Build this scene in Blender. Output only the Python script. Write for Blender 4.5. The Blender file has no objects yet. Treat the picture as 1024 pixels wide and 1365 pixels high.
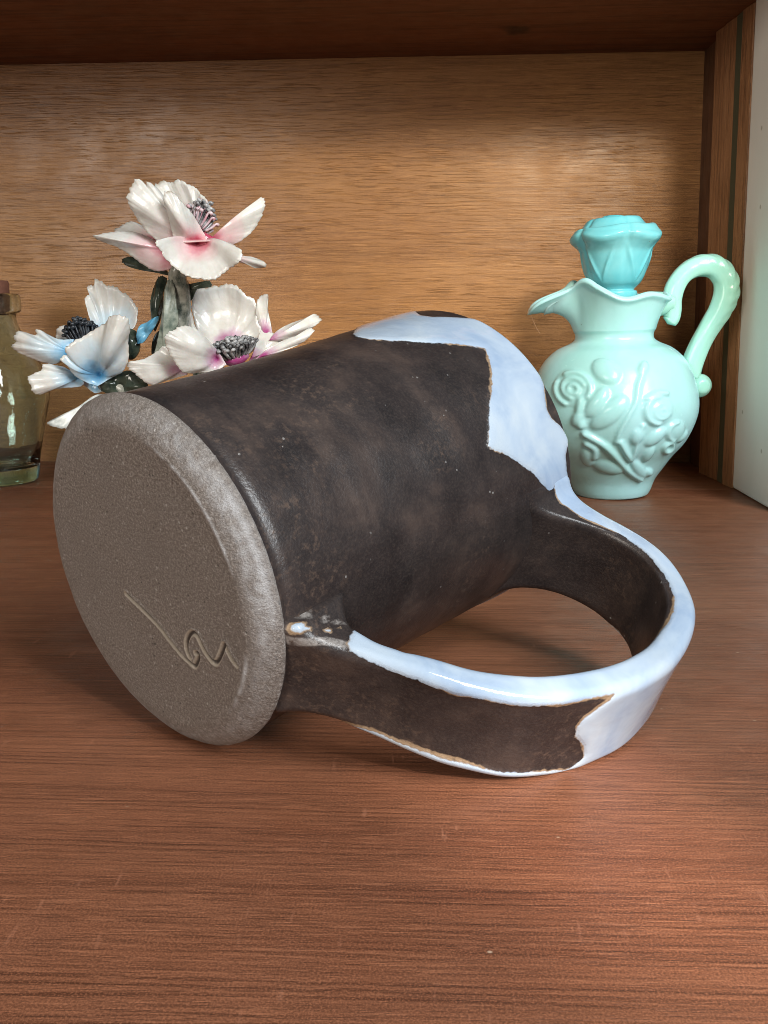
import bpy, bmesh, math, random
import numpy as np
from mathutils import Matrix, Vector, noise as mnoise
random.seed(4); rng = np.random.default_rng(4)
S = 0.01                       # everything below is written in centimetres
scene = bpy.context.scene
COL = scene.collection

# ------------------------------------------------------------------ camera
cam_d = bpy.data.cameras.new('camera'); cam = bpy.data.objects.new('camera', cam_d); COL.objects.link(cam)
cam_d.sensor_fit = 'VERTICAL'; cam_d.sensor_height = 36.0; cam_d.lens = 36.0 * 1200.0 / 1365.0
cam_d.clip_start = 0.005; cam_d.clip_end = 50.0
CR = Matrix(((0.99886929, -0.00404475, 0.04736861), (0.04710213, 0.21926855, -0.97452691), (-0.00644473, 0.97565616, 0.21921114)))
cam.matrix_world = Matrix.Translation((0, 0, 11.0 * S)) @ CR.to_4x4()
scene.camera = cam

# ------------------------------------------------------------------ world and lamps (indoor light)
world = bpy.data.worlds.new('World'); scene.world = world; world.use_nodes = True
bg = world.node_tree.nodes['Background']; bg.inputs[0].default_value = (0.80, 0.90, 1.0, 1); bg.inputs[1].default_value = 0.085
def area(name, loc, target, sx, sy, power, color):
    l = bpy.data.lights.new(name, 'AREA'); l.shape = 'RECTANGLE'; l.size = sx * S; l.size_y = sy * S; l.energy = power; l.color = color
    o = bpy.data.objects.new(name, l); COL.objects.link(o); o.location = Vector(loc) * S
    o.rotation_euler = (Vector(target) - Vector(loc)).to_track_quat('-Z', 'Y').to_euler(); return o
for dx in (0, 27):
    area('window_pane_light', (46 + dx, -34 - dx * .45, 66), (2, 44, 5), 23, 58, 7.8, (0.92, 0.97, 1.0))
area('room_window_light', (-62, -80, 38), (4, 56, 8), 44, 40, 7.8, (1.0, 0.92, 0.82))
def spot(name, loc, target, power, color, angle, radius):
    l = bpy.data.lights.new(name, 'SPOT'); l.energy = power; l.color = color; l.spot_size = math.radians(angle); l.spot_blend = 1.0; l.shadow_soft_size = radius * S
    o = bpy.data.objects.new(name, l); COL.objects.link(o); o.location = Vector(loc) * S
    o.rotation_euler = (Vector(target) - Vector(loc)).to_track_quat('-Z', 'Y').to_euler(); return o
spot('warm_panel_light', (26, -30, 46), (3.5, 66, 13.0), 24.0, (1.0, 0.86, 0.62), 26, 5)  # unseen spot, added to give the back panel its warm glow
spot('shelf_patch_light', (34, -30, 42), (3.9, 17.4, 0), 30.0, (1.0, 0.95, 0.92), 7.4, 1.5)  # unseen narrow spot, added to make the pale patch beside the mug handle
vs = scene.view_settings; vs.view_transform = 'Standard'; vs.look = 'None'; vs.gamma = 1.0; vs.exposure = 0.12
vs.use_curve_mapping = False
scene.cycles.use_denoising = True; scene.cycles.filter_width = 0.9
scene.cycles.max_bounces = 10; scene.cycles.transmission_bounces = 8

# ------------------------------------------------------------------ helpers
def mesh_obj(name, V, F, mat, parent=None, smooth=True, attrs=None):
    me = bpy.data.meshes.new(name); V = np.asarray(V, float) * S
    me.from_pydata(V.tolist(), [], [tuple(int(i) for i in f) for f in F]); me.update()
    bm = bmesh.new(); bm.from_mesh(me); bmesh.ops.recalc_face_normals(bm, faces=bm.faces); bm.to_mesh(me); bm.free()
    if smooth: me.polygons.foreach_set('use_smooth', [True] * len(me.polygons))
    for k, a in (attrs or {}).items():
        at = me.attributes.new(k, 'FLOAT', 'POINT'); at.data.foreach_set('value', np.asarray(a, np.float32))
    me.materials.append(mat)
    o = bpy.data.objects.new(name, me); COL.objects.link(o)
    if parent: o.parent = parent
    return o
def empty(name, loc=(0, 0, 0)):
    o = bpy.data.objects.new(name, None); COL.objects.link(o); o.location = Vector(loc) * S; o.empty_display_size = 0.01; return o
def tag(o, label, cat=None, group=None, kind=None):
    o['label'] = label
    if cat: o['category'] = cat
    if group: o['group'] = group
    if kind: o['kind'] = kind
    return o
def grid_faces(n, m, wrap=True):
    F = []
    for i in range(n - 1):
        for j in range(m if wrap else m - 1):
            k = (j + 1) % m; F.append((i * m + j, i * m + k, (i + 1) * m + k, (i + 1) * m + j))
    return F
def box(name, lo, hi, mat, parent=None, bevel=0.0, shear=None):
    bm = bmesh.new(); bmesh.ops.create_cube(bm, size=1)
    for v in bm.verts:
        v.co = Vector([(lo[i] + hi[i]) / 2 + v.co[i] * (hi[i] - lo[i]) for i in range(3)])
        if shear: v.co.x += shear * v.co.z
        v.co *= S
    if bevel: bmesh.ops.bevel(bm, geom=bm.edges[:], offset=bevel * S, segments=3, affect='EDGES', profile=.6)
    me = bpy.data.meshes.new(name); bm.to_mesh(me); bm.free(); me.materials.append(mat)
    o = bpy.data.objects.new(name, me); COL.objects.link(o)
    if parent: o.parent = parent
    return o
def crom(P, N):
    P = np.array(P, float); n = len(P); d = np.r_[0, np.cumsum(np.maximum(np.linalg.norm(np.diff(P, axis=0), axis=1), 1e-6) ** .5)]
    m = np.gradient(P, d, axis=0); t = np.linspace(0, d[-1], N); i = np.clip(np.searchsorted(d, t, 'right') - 1, 0, n - 2)
    h = (d[i + 1] - d[i])[:, None]; x = ((t - d[i])[:, None]) / h
    return (2*x**3-3*x**2+1)*P[i] + (x**3-2*x**2+x)*h*m[i] + (-2*x**3+3*x**2)*P[i+1] + (x**3-x**2)*h*m[i+1]
def tube(path, radii, m=14, cap=True):
    P = np.array(path, float); n = len(P); T = np.gradient(P, axis=0); T /= np.linalg.norm(T, axis=1)[:, None]
    ref = np.array([0, 1, 0.]) if abs(T[0][1]) < .9 else np.array([1., 0, 0]); V = []
    u = np.cross(T[0], ref); u /= np.linalg.norm(u)
    for k in range(n):
        u = u - T[k] * (u @ T[k]); u /= np.linalg.norm(u); w = np.cross(T[k], u)
        for j in range(m):
            a = 2 * math.pi * j / m; V.append(P[k] + radii[k] * (math.cos(a) * u + math.sin(a) * w))
    F = grid_faces(n, m)
    if cap:
        V.append(P[0] - T[0] * radii[0] * .4); V.append(P[-1] + T[-1] * radii[-1] * .4); a, b = len(V) - 2, len(V) - 1
        F += [(j, (j + 1) % m, a) for j in range(m)] + [((n-1)*m + (j+1) % m, (n-1)*m + j, b) for j in range(m)]
    return np.array(V), F
def lathe(profile, m=96):
    """profile: list of (r, z) from bottom axis on; returns grid"""
    V = []
    for r, z in profile:
        for j in range(m):
            a = 2 * math.pi * j / m; V.append((r * math.cos(a), r * math.sin(a), z))
    return np.array(V, float), grid_faces(len(profile), m)
def poly_sd(Q, poly):
    Q = np.asarray(Q, float); P = np.array(poly, float); B = np.roll(P, -1, 0); best = np.full(len(Q), 1e9); ins = np.zeros(len(Q), bool)
    for a, b in zip(P, B):
        d = b - a; L = max(d @ d, 1e-12); t = np.clip(((Q - a) @ d) / L, 0, 1); best = np.minimum(best, np.linalg.norm(Q - a - t[:, None] * d, axis=1))
        c = ((a[1] > Q[:, 1]) != (b[1] > Q[:, 1])); xs = a[0] + (Q[:, 1] - a[1]) * (b[0] - a[0]) / ((b[1] - a[1]) or 1e-12); ins ^= c & (Q[:, 0] < xs)
    return np.where(ins, -best, best)
def seg_dist(Q, pts):
    best = np.full(len(Q), 1e9); pts = np.array(pts, float)
    for a, b in zip(pts[:-1], pts[1:]):
        d = b - a; t = np.clip(((Q - a) @ d) / max(d @ d, 1e-12), 0, 1); best = np.minimum(best, np.linalg.norm(Q - a - t[:, None] * d, axis=1))
    return best

# ------------------------------------------------------------------ materials
class NT:
    def __init__(s, name):
        s.m = bpy.data.materials.new(name); s.m.use_nodes = True; s.t = s.m.node_tree; s.b = s.t.nodes['Principled BSDF']; s._tc = None
    def n(s, typ, ins=None, **kw):
        nd = s.t.nodes.new(typ)
        for k, v in kw.items(): setattr(nd, k, v)
        for k, v in (ins or {}).items(): s.put(nd.inputs[k], v)
        return nd
    def put(s, sock, v):
        if isinstance(v, bpy.types.NodeSocket): s.t.links.new(v, sock)
        else: sock.default_value = v
    def obj(s):
        if not s._tc: s._tc = s.n('ShaderNodeTexCoord')
        return s._tc.outputs['Object']
    def map(s, scale, src=None, loc=(0, 0, 0), rot=(0, 0, 0)):
        return s.n('ShaderNodeMapping', {'Vector': src or s.obj(), 'Scale': scale, 'Location': loc, 'Rotation': rot}).outputs[0]
    def noise(s, vec, scale, detail=4, rough=.55, dist=0.0):
        return s.n('ShaderNodeTexNoise', {'Vector': vec, 'Scale': scale, 'Detail': detail, 'Roughness': rough, 'Distortion': dist}).outputs[0]
    def voro(s, vec, scale, feature='F1', out='Distance', rand=1.0):
        return s.n('ShaderNodeTexVoronoi', {'Vector': vec, 'Scale': scale, 'Randomness': rand}, feature=feature).outputs[out]
    def ramp(s, fac, stops, interp='LINEAR'):
        r = s.n('ShaderNodeValToRGB', {'Fac': fac}); r.color_ramp.interpolation = interp; e = r.color_ramp.elements
        while len(e) < len(stops): e.new(.5)
        for x, (p, c) in zip(e, stops): x.position = p; x.color = c if len(c) == 4 else (*c, 1)
        return r.outputs[0]
    def step(s, v, a, b, lo=0., hi=1.):
        return s.n('ShaderNodeMapRange', {'Value': v, 'From Min': a, 'From Max': b, 'To Min': lo, 'To Max': hi}).outputs[0]
    def mix(s, f, a, b, mode='MIX'):
        x = s.n('ShaderNodeMix', data_type='RGBA', blend_type=mode); s.put(x.inputs[0], f)
        for i, v in ((6, a), (7, b)): s.put(x.inputs[i], v if isinstance(v, bpy.types.NodeSocket) else ((*v, 1) if len(v) == 3 else v))
        return x.outputs[2]
    def math(s, op, a, b=0.0):
        x = s.n('ShaderNodeMath', operation=op); s.put(x.inputs[0], a); s.put(x.inputs[1], b); return x.outputs[0]
    def attr(s, name): return s.n('ShaderNodeAttribute', attribute_name=name).outputs['Fac']
    def bump(s, h, strength, dist, normal=None):
        i = {'Height': h, 'Strength': strength, 'Distance': dist}
        if normal: i['Normal'] = normal
        return s.n('ShaderNodeBump', i).outputs[0]
    def set(s, **kw):
        names = {'color': 'Base Color', 'rough': 'Roughness', 'normal': 'Normal', 'spec': 'Specular IOR Level', 'coat': 'Coat Weight', 'coat_rough': 'Coat Roughness',
                 'sss': 'Subsurface Weight', 'sss_radius': 'Subsurface Radius', 'sss_scale': 'Subsurface Scale', 'trans': 'Transmission Weight', 'ior': 'IOR', 'metal': 'Metallic'}
        for k, v in kw.items():
            if isinstance(v, tuple) and k == 'color' and len(v) == 3: v = (*v, 1)
            s.put(s.b.inputs[names[k]], v)
        return s.m

def wood(name, dark, mid, light, along='x', line=500., pore=1.0, rough=.42, bump=.25, seed=0.0, scuff=0.0, ll=9., lk=.6, pk=1100., pl=40., rings=0):
    """along: grain direction; line: frequency of grain lines across (per metre)"""
    t = NT(name); st = {'x': (1, 1, 1), 'z': (1, 1, 1)}[along]
    if along == 'x': mp = lambda k, l: t.map((l, k, k), loc=(seed, seed * 2, seed))
    else: mp = lambda k, l: t.map((k, k, l), loc=(seed, seed * 2, seed))
    big = t.noise(mp(16, 3), 1.0, 4)                         # broad tone
    fig = t.noise(mp(line * .16, 2.5), 1.0, 5, .62, .3)      # figure
    ln = t.noise(mp(line, ll), 1.0, 4, .62)                  # grain lines
    c = t.mix(t.step(fig, .34, .66), dark, mid)
    c = t.mix(t.step(big, .35, .7), c, light)
    if rings:
        y = t.n('ShaderNodeSeparateXYZ', {'Vector': t.obj()}).outputs[1]
        w = t.math('ADD', t.math('MULTIPLY', y, rings), t.math('ADD', t.math('MULTIPLY', t.noise(mp(22, 2.2), 1.0, 3, .5), 9.), t.math('MULTIPLY', t.noise(mp(300, 14), 1.0, 2), 1.1)))
        d = t.math('ABSOLUTE', t.math('SUBTRACT', t.math('FRACT', w), .5)); rk = t.math('MULTIPLY', t.step(d, .24, .08), t.step(t.noise(mp(220, 9), 1.0, 4, .65), .36, .62))
        c = t.mix(t.math('MULTIPLY', rk, .74), c, tuple(x * .42 for x in dark))
    c = t.mix(t.math('MULTIPLY', t.step(ln, .53, .60), lk), c, tuple(x * .40 for x in dark))
    por = t.noise(mp(pk, pl), 1.0, 2, .5)
    dens = t.noise(mp(26, 7), 1.0, 3, .6, .5); pm = t.math('MULTIPLY', t.math('MULTIPLY', t.step(por, .57, .62), pore), t.step(dens, .30, .68, .15, 1.0))
    stain = t.noise(t.map((1, 1, 1), loc=(seed, 5, 2)), 9., 5, .6); c = t.mix(t.step(stain, .50, .72, 0, .45), c, dark)
    c = t.mix(t.math('MULTIPLY', pm, .68), c, tuple(x * .30 for x in dark))
    fl = t.noise(mp(pk * .9, pl * 1.4), 1.0, 2, .5); c = t.mix(t.step(fl, .58, .66, 0, .42), c, tuple(min(1, x * 1.5) for x in light))
    grain = t.noise(t.map((1, 1, 1)), 2300, 3, .7)
    c = t.mix(t.step(grain, .50, .66, 0, .6), c, tuple(min(1, x * 1.5) for x in light)); c = t.mix(t.step(grain, .50, .32, 0, .6), c, tuple(x * .35 for x in dark))
    if scuff:
        sc = t.noise(t.map((520, 90, 1), rot=(0, 0, .55)), 1.0, 2, .5); sm = t.noise(t.map((30, 30, 30), loc=(3, 1, 0)), 1.0, 2)
        k = t.math('MULTIPLY', t.step(sc, .66, .74), t.step(sm, .48, .60)); c = t.mix(t.math('MULTIPLY', k, scuff), c, tuple(min(1, x * 1.9 + .05) for x in light))
        v = t.voro(t.map((1, 1.5, 1)), 75.); q = t.math('MULTIPLY', t.step(v, .045, .02), t.step(t.noise(t.map((1, 1, 1), loc=(7, 0, 0)), 55., 2), .55, .6))
        c = t.mix(t.math('MULTIPLY', q, .75), c, (.55, .42, .30))
        dirt = t.noise(t.map((1, 1, 1)), 38., 5, .65); c = t.mix(t.step(dirt, .55, .75, 0, .28), c, tuple(x * .5 for x in dark))
    h = t.math('SUBTRACT', t.math('MULTIPLY', ln, -.5), t.math('MULTIPLY', pm, .7))
    rr = t.step(t.noise(t.map((1, 1, 1)), 60., 4), .3, .7, rough - .07, rough + .1)
    return t.set(color=c, rough=rr, spec=.32, normal=t.bump(h, bump, .0006))

M = {}; KX, KY = 5.3, 60.4            # knot in the board above
M['shelf'] = wood('shelf_wood', (.142, .047, .023), (.215, .078, .038), (.265, .106, .054), line=760, pore=.6, rough=.42, bump=.40, seed=1.3, scuff=.28, ll=9., lk=.30, pk=2200., pl=70., rings=520)
M['rear'] = wood('rear_board_wood', (.15, .062, .034), (.23, .100, .054), (.27, .125, .068), line=260, pore=.7, rough=.45, bump=.3, seed=4.1, scuff=.3)
M['back'] = wood('back_panel_wood', (.19, .077, .026), (.33, .152, .055), (.41, .205, .076), line=520, pore=.9, rough=.36, bump=.50, seed=2.2, ll=9., lk=.30, pk=1500., pl=40.)
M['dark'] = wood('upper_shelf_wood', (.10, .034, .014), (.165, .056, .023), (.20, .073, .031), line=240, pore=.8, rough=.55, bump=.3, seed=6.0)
def knot(m, c, r):
    nt = NT.__new__(NT); nt.m = m; nt.t = m.node_tree; nt.b = nt.t.nodes['Principled BSDF']; nt._tc = None
    d = nt.n('ShaderNodeVectorMath', {0: nt.map((1, 1, 1)), 1: c}, operation='DISTANCE').outputs['Value']; d = nt.math('ADD', d, nt.math('MULTIPLY', nt.math('SUBTRACT', nt.noise(nt.obj(), 160., 3), .5), r * 1.3))
    src = nt.b.inputs['Base Color'].links[0].from_socket; nt.put(nt.b.inputs['Base Color'], nt.mix(nt.step(d, r, r * .45, 0, .8), src, (.022, .010, .006)))
knot(M['dark'], (KX * S, KY * S, 27.6 * S), .011)
M['side'] = wood('side_panel_wood', (.08, .034, .016), (.13, .058, .028), (.15, .07, .034), along='z', line=240, pore=.8, rough=.5, bump=.3, seed=3.0)
M['trim'] = wood('trim_wood', (.17, .070, .028), (.31, .150, .066), (.40, .21, .10), along='z', line=420, pore=1.0, rough=.45, bump=.5, seed=8.0)
def paint():
    t = NT('white_paint'); d = t.noise(t.map((30, 30, 8)), 1., 4)
    c = t.mix(t.step(d, .35, .7), (.90, .91, .85), (.84, .86, .79)); v = t.voro(t.map((1, 1, 1)), 60.)
    c = t.mix(t.math('MULTIPLY', t.step(v, .09, .05), .6), c, (.34, .31, .22))
    return t.set(color=c, rough=.5, normal=t.bump(t.noise(t.map((1, 1, .3)), 300., 3), .15, .0006))
M['paint'] = paint()
def felt():
    t = NT('green_strip'); c = t.mix(t.noise(t.map((1, 1, 1)), 900., 3), (.045, .050, .024), (.10, .10, .055)); return t.set(color=c, rough=.8)
M['green'] = felt()

# ------------------------------------------------------------------ setting
YB, ZC, LEAN = 65.9, 27.6, -0.031       # back panel, upper shelf, lean of the side panel
shelf = tag(box('shelf', (-75, -12, -2.4), (60, 55.75, 0), M['shelf'], bevel=.12), 'reddish brown wooden shelf board with fine straight grain', kind='structure')
tag(box('plank', (-75, 55.80, -2.4), (60, 68, -.02), M['rear'], shelf, bevel=.06), 'darker narrow board along the back of the shelf')
tag(box('back_panel', (-75, YB, -3), (24, YB + 1.0, 34), M['back']), 'golden brown wood veneer back panel behind the ornaments', kind='structure')
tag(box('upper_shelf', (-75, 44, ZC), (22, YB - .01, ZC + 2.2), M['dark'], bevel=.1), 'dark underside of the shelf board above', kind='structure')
side = tag(box('side_panel', (19.15, 54.6, -2), (21.5, YB - .02, 33), M['side'], shear=LEAN), 'dark wooden side panel closing the case at the right', kind='structure')
def prism(name, xy, z0, z1, mat, parent=None):
    n = len(xy); V = [(x + LEAN * z0, y, z0) for x, y in xy] + [(x + LEAN * z1, y, z1) for x, y in xy]
    F = [(i, (i + 1) % n, n + (i + 1) % n, n + i) for i in range(n)] + [tuple(range(n))[::-1], tuple(range(n, 2 * n))]
    return mesh_obj(name, V, F, mat, parent, smooth=False)
tag(prism('trim_board', [(19.2, 61.9), (18.62, 61.75), (18.55, 61.5), (18.72, 60.2), (18.66, 59.9), (18.86, 58.55), (19.2, 58.5)], .01, ZC - .02, M['trim'], side), 'lighter moulded wooden trim board on the side panel')
prism('edge_strip', [(19.2, 58.48), (18.84, 58.48), (18.86, 57.55), (19.2, 57.55)], .01, ZC - .02, M['green'], side)
prism('trim_strip', [(19.2, 57.5), (18.84, 57.5), (18.80, 57.35), (18.98, 56.1), (19.2, 56.05)], .01, ZC - .02, M['trim'], side)
tag(box('white_wall', (19.0, 49.0, .05), (20.6, 55.95, 33), M['paint'], bevel=.15, shear=LEAN), 'pale painted wall edge at the far right', kind='structure')

# ------------------------------------------------------------------ stoneware mug lying on its side
def glaze(name):
    t = NT(name); o = t.obj(); sd = t.attr('glaze')
    jag = t.math('ADD', t.math('MULTIPLY', t.math('SUBTRACT', t.noise(o, 900., 4), .5), .085), t.math('MULTIPLY', t.math('SUBTRACT', t.noise(o, 170., 3), .5), .16))
    sd = t.math('ADD', sd, jag)
    n1 = t.noise(o, 55., 6, .62, .3); n2 = t.noise(t.map((30, 30, 260), rot=(.25, .2, 0)), 1., 5, .6); n3 = t.noise(o, 1400., 3, .6)
    c = t.ramp(n1, [(.34, (.015, .0125, .0128)), (.52, (.031, .0240, .0228)), (.68, (.062, .044, .037))])
    c = t.mix(t.step(n2, .45, .75, 0, .55), c, (.018, .014, .0145))
    c = t.mix(t.step(n3, .45, .8, 0, .28), c, (.10, .075, .06))
    pm = t.math('MULTIPLY', t.step(t.noise(o, 34., 3), .48, .62), t.step(t.noise(o, 520., 4, .7), .52, .68))
    c = t.mix(t.math('MULTIPLY', pm, .42), c, (.15, .098, .07))
    v = t.voro(o, 330.); sp = t.math('MULTIPLY', t.step(v, .13, .08), t.step(t.noise(o, 130., 2, .5), .60, .66))
    c = t.mix(t.math('MULTIPLY', sp, .4), c, (.42, .40, .38))
    # white opal glaze, with a thin bare tan line where it breaks
    wv = t.noise(o, 48., 4, .55, .8)
    wc = t.ramp(wv, [(.32, (.29, .38, .51)), (.50, (.39, .475, .575)), (.68, (.47, .54, .60))])
    tan = t.mix(t.noise(o, 400., 3), (.20, .115, .055), (.42, .30, .19))
    k = t.step(sd, -.015, .015); e = t.math('MULTIPLY', t.math('MULTIPLY', t.step(t.math('ADD', sd, t.math('MULTIPLY', t.step(t.noise(o, 60., 4), .40, .66), .17)), .045, .085), t.step(sd, .03, -.005)), t.step(t.noise(o, 700., 3), .30, .5, .55, 1.))
    rw = t.attr('raw'); rk = t.math('MULTIPLY', t.step(rw, .3, .6), t.step(t.noise(o, 420., 4, .7), .36, .52)); c = t.mix(rk, c, t.mix(n3, (.10, .085, .075), (.36, .33, .31)))
    col = t.mix(k, c, wc); col = t.mix(t.math('MULTIPLY', e, .9), col, tan)
    rgh = t.mix(k, t.ramp(t.noise(o, 70., 4), [(.3, (.27,) * 3), (.7, (.43,) * 3)]), (.07,) * 3)
    rg = t.math('ADD', t.math('MULTIPLY', e, .2), rgh)
    h = t.math('ADD', t.math('MULTIPLY', t.math('SUBTRACT', 1.0, k), t.math('ADD', t.math('MULTIPLY', n3, .7), t.math('MULTIPLY', sp, 1.2))), t.math('MULTIPLY', t.step(sd, -.04, .08), 1.2))
    return t.set(color=col, rough=rg, spec=.5, normal=t.bump(h, .32, .0005, t.bump(t.noise(o, 120., 3), .12, .002)))
M['glaze'] = glaze('dark_and_white_glaze')
def clay():
    t = NT('raw_clay'); o = t.obj(); n1 = t.noise(o, 1500., 5, .72); n2 = t.noise(o, 40., 4)
    c = t.ramp(n1, [(.28, (.095, .076, .063)), (.50, (.205, .172, .147)), (.72, (.45, .40, .36))])
    c = t.mix(t.step(n2, .35, .7, 0, .35), c, (.16, .137, .122))
    v = t.voro(o, 560.); c = t.mix(t.math('MULTIPLY', t.step(v, .24, .12, 0, .75), t.step(t.noise(o, 250., 2), .5, .6)), c, (.50, .47, .44)); v2 = t.voro(t.map((1, 1, 1), loc=(3, 3, 3)), 620.); c = t.mix(t.math('MULTIPLY', t.step(v2, .22, .12, 0, .8), t.step(t.noise(o, 210., 2), .52, .6)), c, (.03, .025, .022))
    g = t.attr('scratch'); c = t.mix(t.math('MULTIPLY', t.step(g, .04, .015), .85), c, (.045, .033, .025))
    c = t.mix(t.math('MULTIPLY', t.math('MULTIPLY', t.step(g, .025, .045), t.step(g, .085, .055)), .8), c, (.52, .45, .36))
    w = t.attr('worn_and_lit'); c = t.mix(t.math('MULTIPLY', w, .75), c, (.55, .55, .56))  # paler clay: rubbed edge together with painted-in highlights
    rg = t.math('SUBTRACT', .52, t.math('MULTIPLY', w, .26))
    return t.set(color=c, rough=rg, spec=.5, normal=t.bump(n1, 1.0, .0007))
M['clay'] = clay()

MUG_U = Vector((0.62949695, 0.76512634, 0.1353339)); MUG_V = Vector((0.74044053, -0.53790622, -0.40299469)); MUG_C = Vector((-7.0127605, 20.96438548, 4.48771405))
mug = empty('stoneware_mug'); _y = MUG_U.cross(MUG_V)
mug.matrix_world = Matrix.Translation(MUG_C * S) @ Matrix((MUG_V, _y, MUG_U)).transposed().to_4x4()
tag(mug, 'dark brown stoneware mug with white glaze trim lying on its side on the shelf', 'mug')
KS = (0.42, 3.36, 7.476, 12.181); KR = (4.587, 4.562, 4.706, 4.903); ML = 12.18
def body_r(s):
    out = 0.
    for i in range(4):
        t = KR[i]
        for j in range(4):
            if j != i: t *= (s - KS[j]) / (KS[i] - KS[j])
        out += t
    return out
def make_body():
    m = 400; prof = []
    for s in np.linspace(.50, ML - .22, 150): prof.append((body_r(s), s))
    R = body_r(ML); th = .46
    for f in np.linspace(0, math.pi, 13)[1:-1]: prof.append((R - th / 2 + th / 2 * math.cos(f), ML - .22 + .22 * math.sin(f)))
    for s in np.linspace(ML - .22, 1.0, 50): prof.append((body_r(s) - th, s))
    prof += [(3.4, .75), (1.5, .7), (.02, .7)]
    V, F = lathe(prof, m); th_ = np.degrees(np.arctan2(-V[:, 1], V[:, 0])); th_ = np.where(th_ < -90, th_ + 360, th_)
    r = np.hypot(V[:, 0], V[:, 1]); s = V[:, 2].copy(); inner = np.zeros(len(V), bool); inner[(150 + 6) * m:] = True
    s2 = np.where(inner, 2 * ML - s, s); Q = np.stack([np.radians(th_) * 4.75, s2], 1)
    g = lambda P: [(math.radians(a) * 4.75, b) for b, a in P]
    white = g([(9.9, 270), (10.6, 215), (10.9, 180), (10.7, 150), (10.1, 133), (9.5, 125), (8.93, 119.4), (8.3, 113.5), (8.02, 108.5), (7.96, 103.0), (8.52, 95.5), (9.41, 88.6), (10.28, 82.3), (10.88, 78.3), (10.6, 73.1), (10.01, 65.5), (9.54, 59.8), (9.04, 53.5), (8.64, 47.3), (8.50, 44.6), (8.93, 41.7), (9.54, 36.2), (10.09, 30.7), (10.59, 24.4), (11.0, 18.0), (11.2, 12), (11.3, 3), (11.5, -8), (11.2, -18), (10.3, -40), (9.6, -65), (9.9, -90), (13.4, -90), (13.4, 270)])
    darks = [g([(13.0, 150), (12.3, 128), (11.95, 121), (11.45, 115.6), (11.08, 110.6), (11.1, 105.2), (11.63, 99.3), (12.04, 94.9), (12.4, 88), (13.0, 82)]),
             g([(12.5, 60.2), (12.08, 58.9), (11.98, 56.8), (11.8, 53.8), (11.56, 48.9), (11.62, 45.3), (11.86, 42.2), (12.05, 38.5), (12.5, 37.5)]),
             g([(12.5, 35.8), (12.08, 34.6), (11.94, 33.4), (11.80, 30.9), (11.78, 26.7), (11.86, 19.9), (12.07, 15.6), (12.5, 14)])]
    sd = -poly_sd(Q, white)
    for d in darks: sd = np.minimum(sd, poly_sd(Q, d))
    sd = np.minimum(sd, ML + .8 - s2 + .15 * np.sin(np.radians(th_) * 7))
    # gentle throwing rings and the thickness of the white coat
    up = np.sqrt(np.clip((sd + .04) / .22, 0, 1)) * .055
    k = 1 + (np.where(inner, 0, up) + .004 * np.sin(s * 5.2 + .6 * np.sin(np.radians(th_) * 2)) + .012 * np.sin(np.radians(th_) * 3 + s * .6)) / np.maximum(r, .5)
    k = k - np.where(inner, 0, .055 * np.exp(-((s - .72) / .16) ** 2)) / np.maximum(r, .5)
    V[:, 0] *= k; V[:, 1] *= k
    return mesh_obj('body', V, F, M['glaze'], mug, attrs={'glaze': np.clip(sd, -3, 3)})
make_body()
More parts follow.
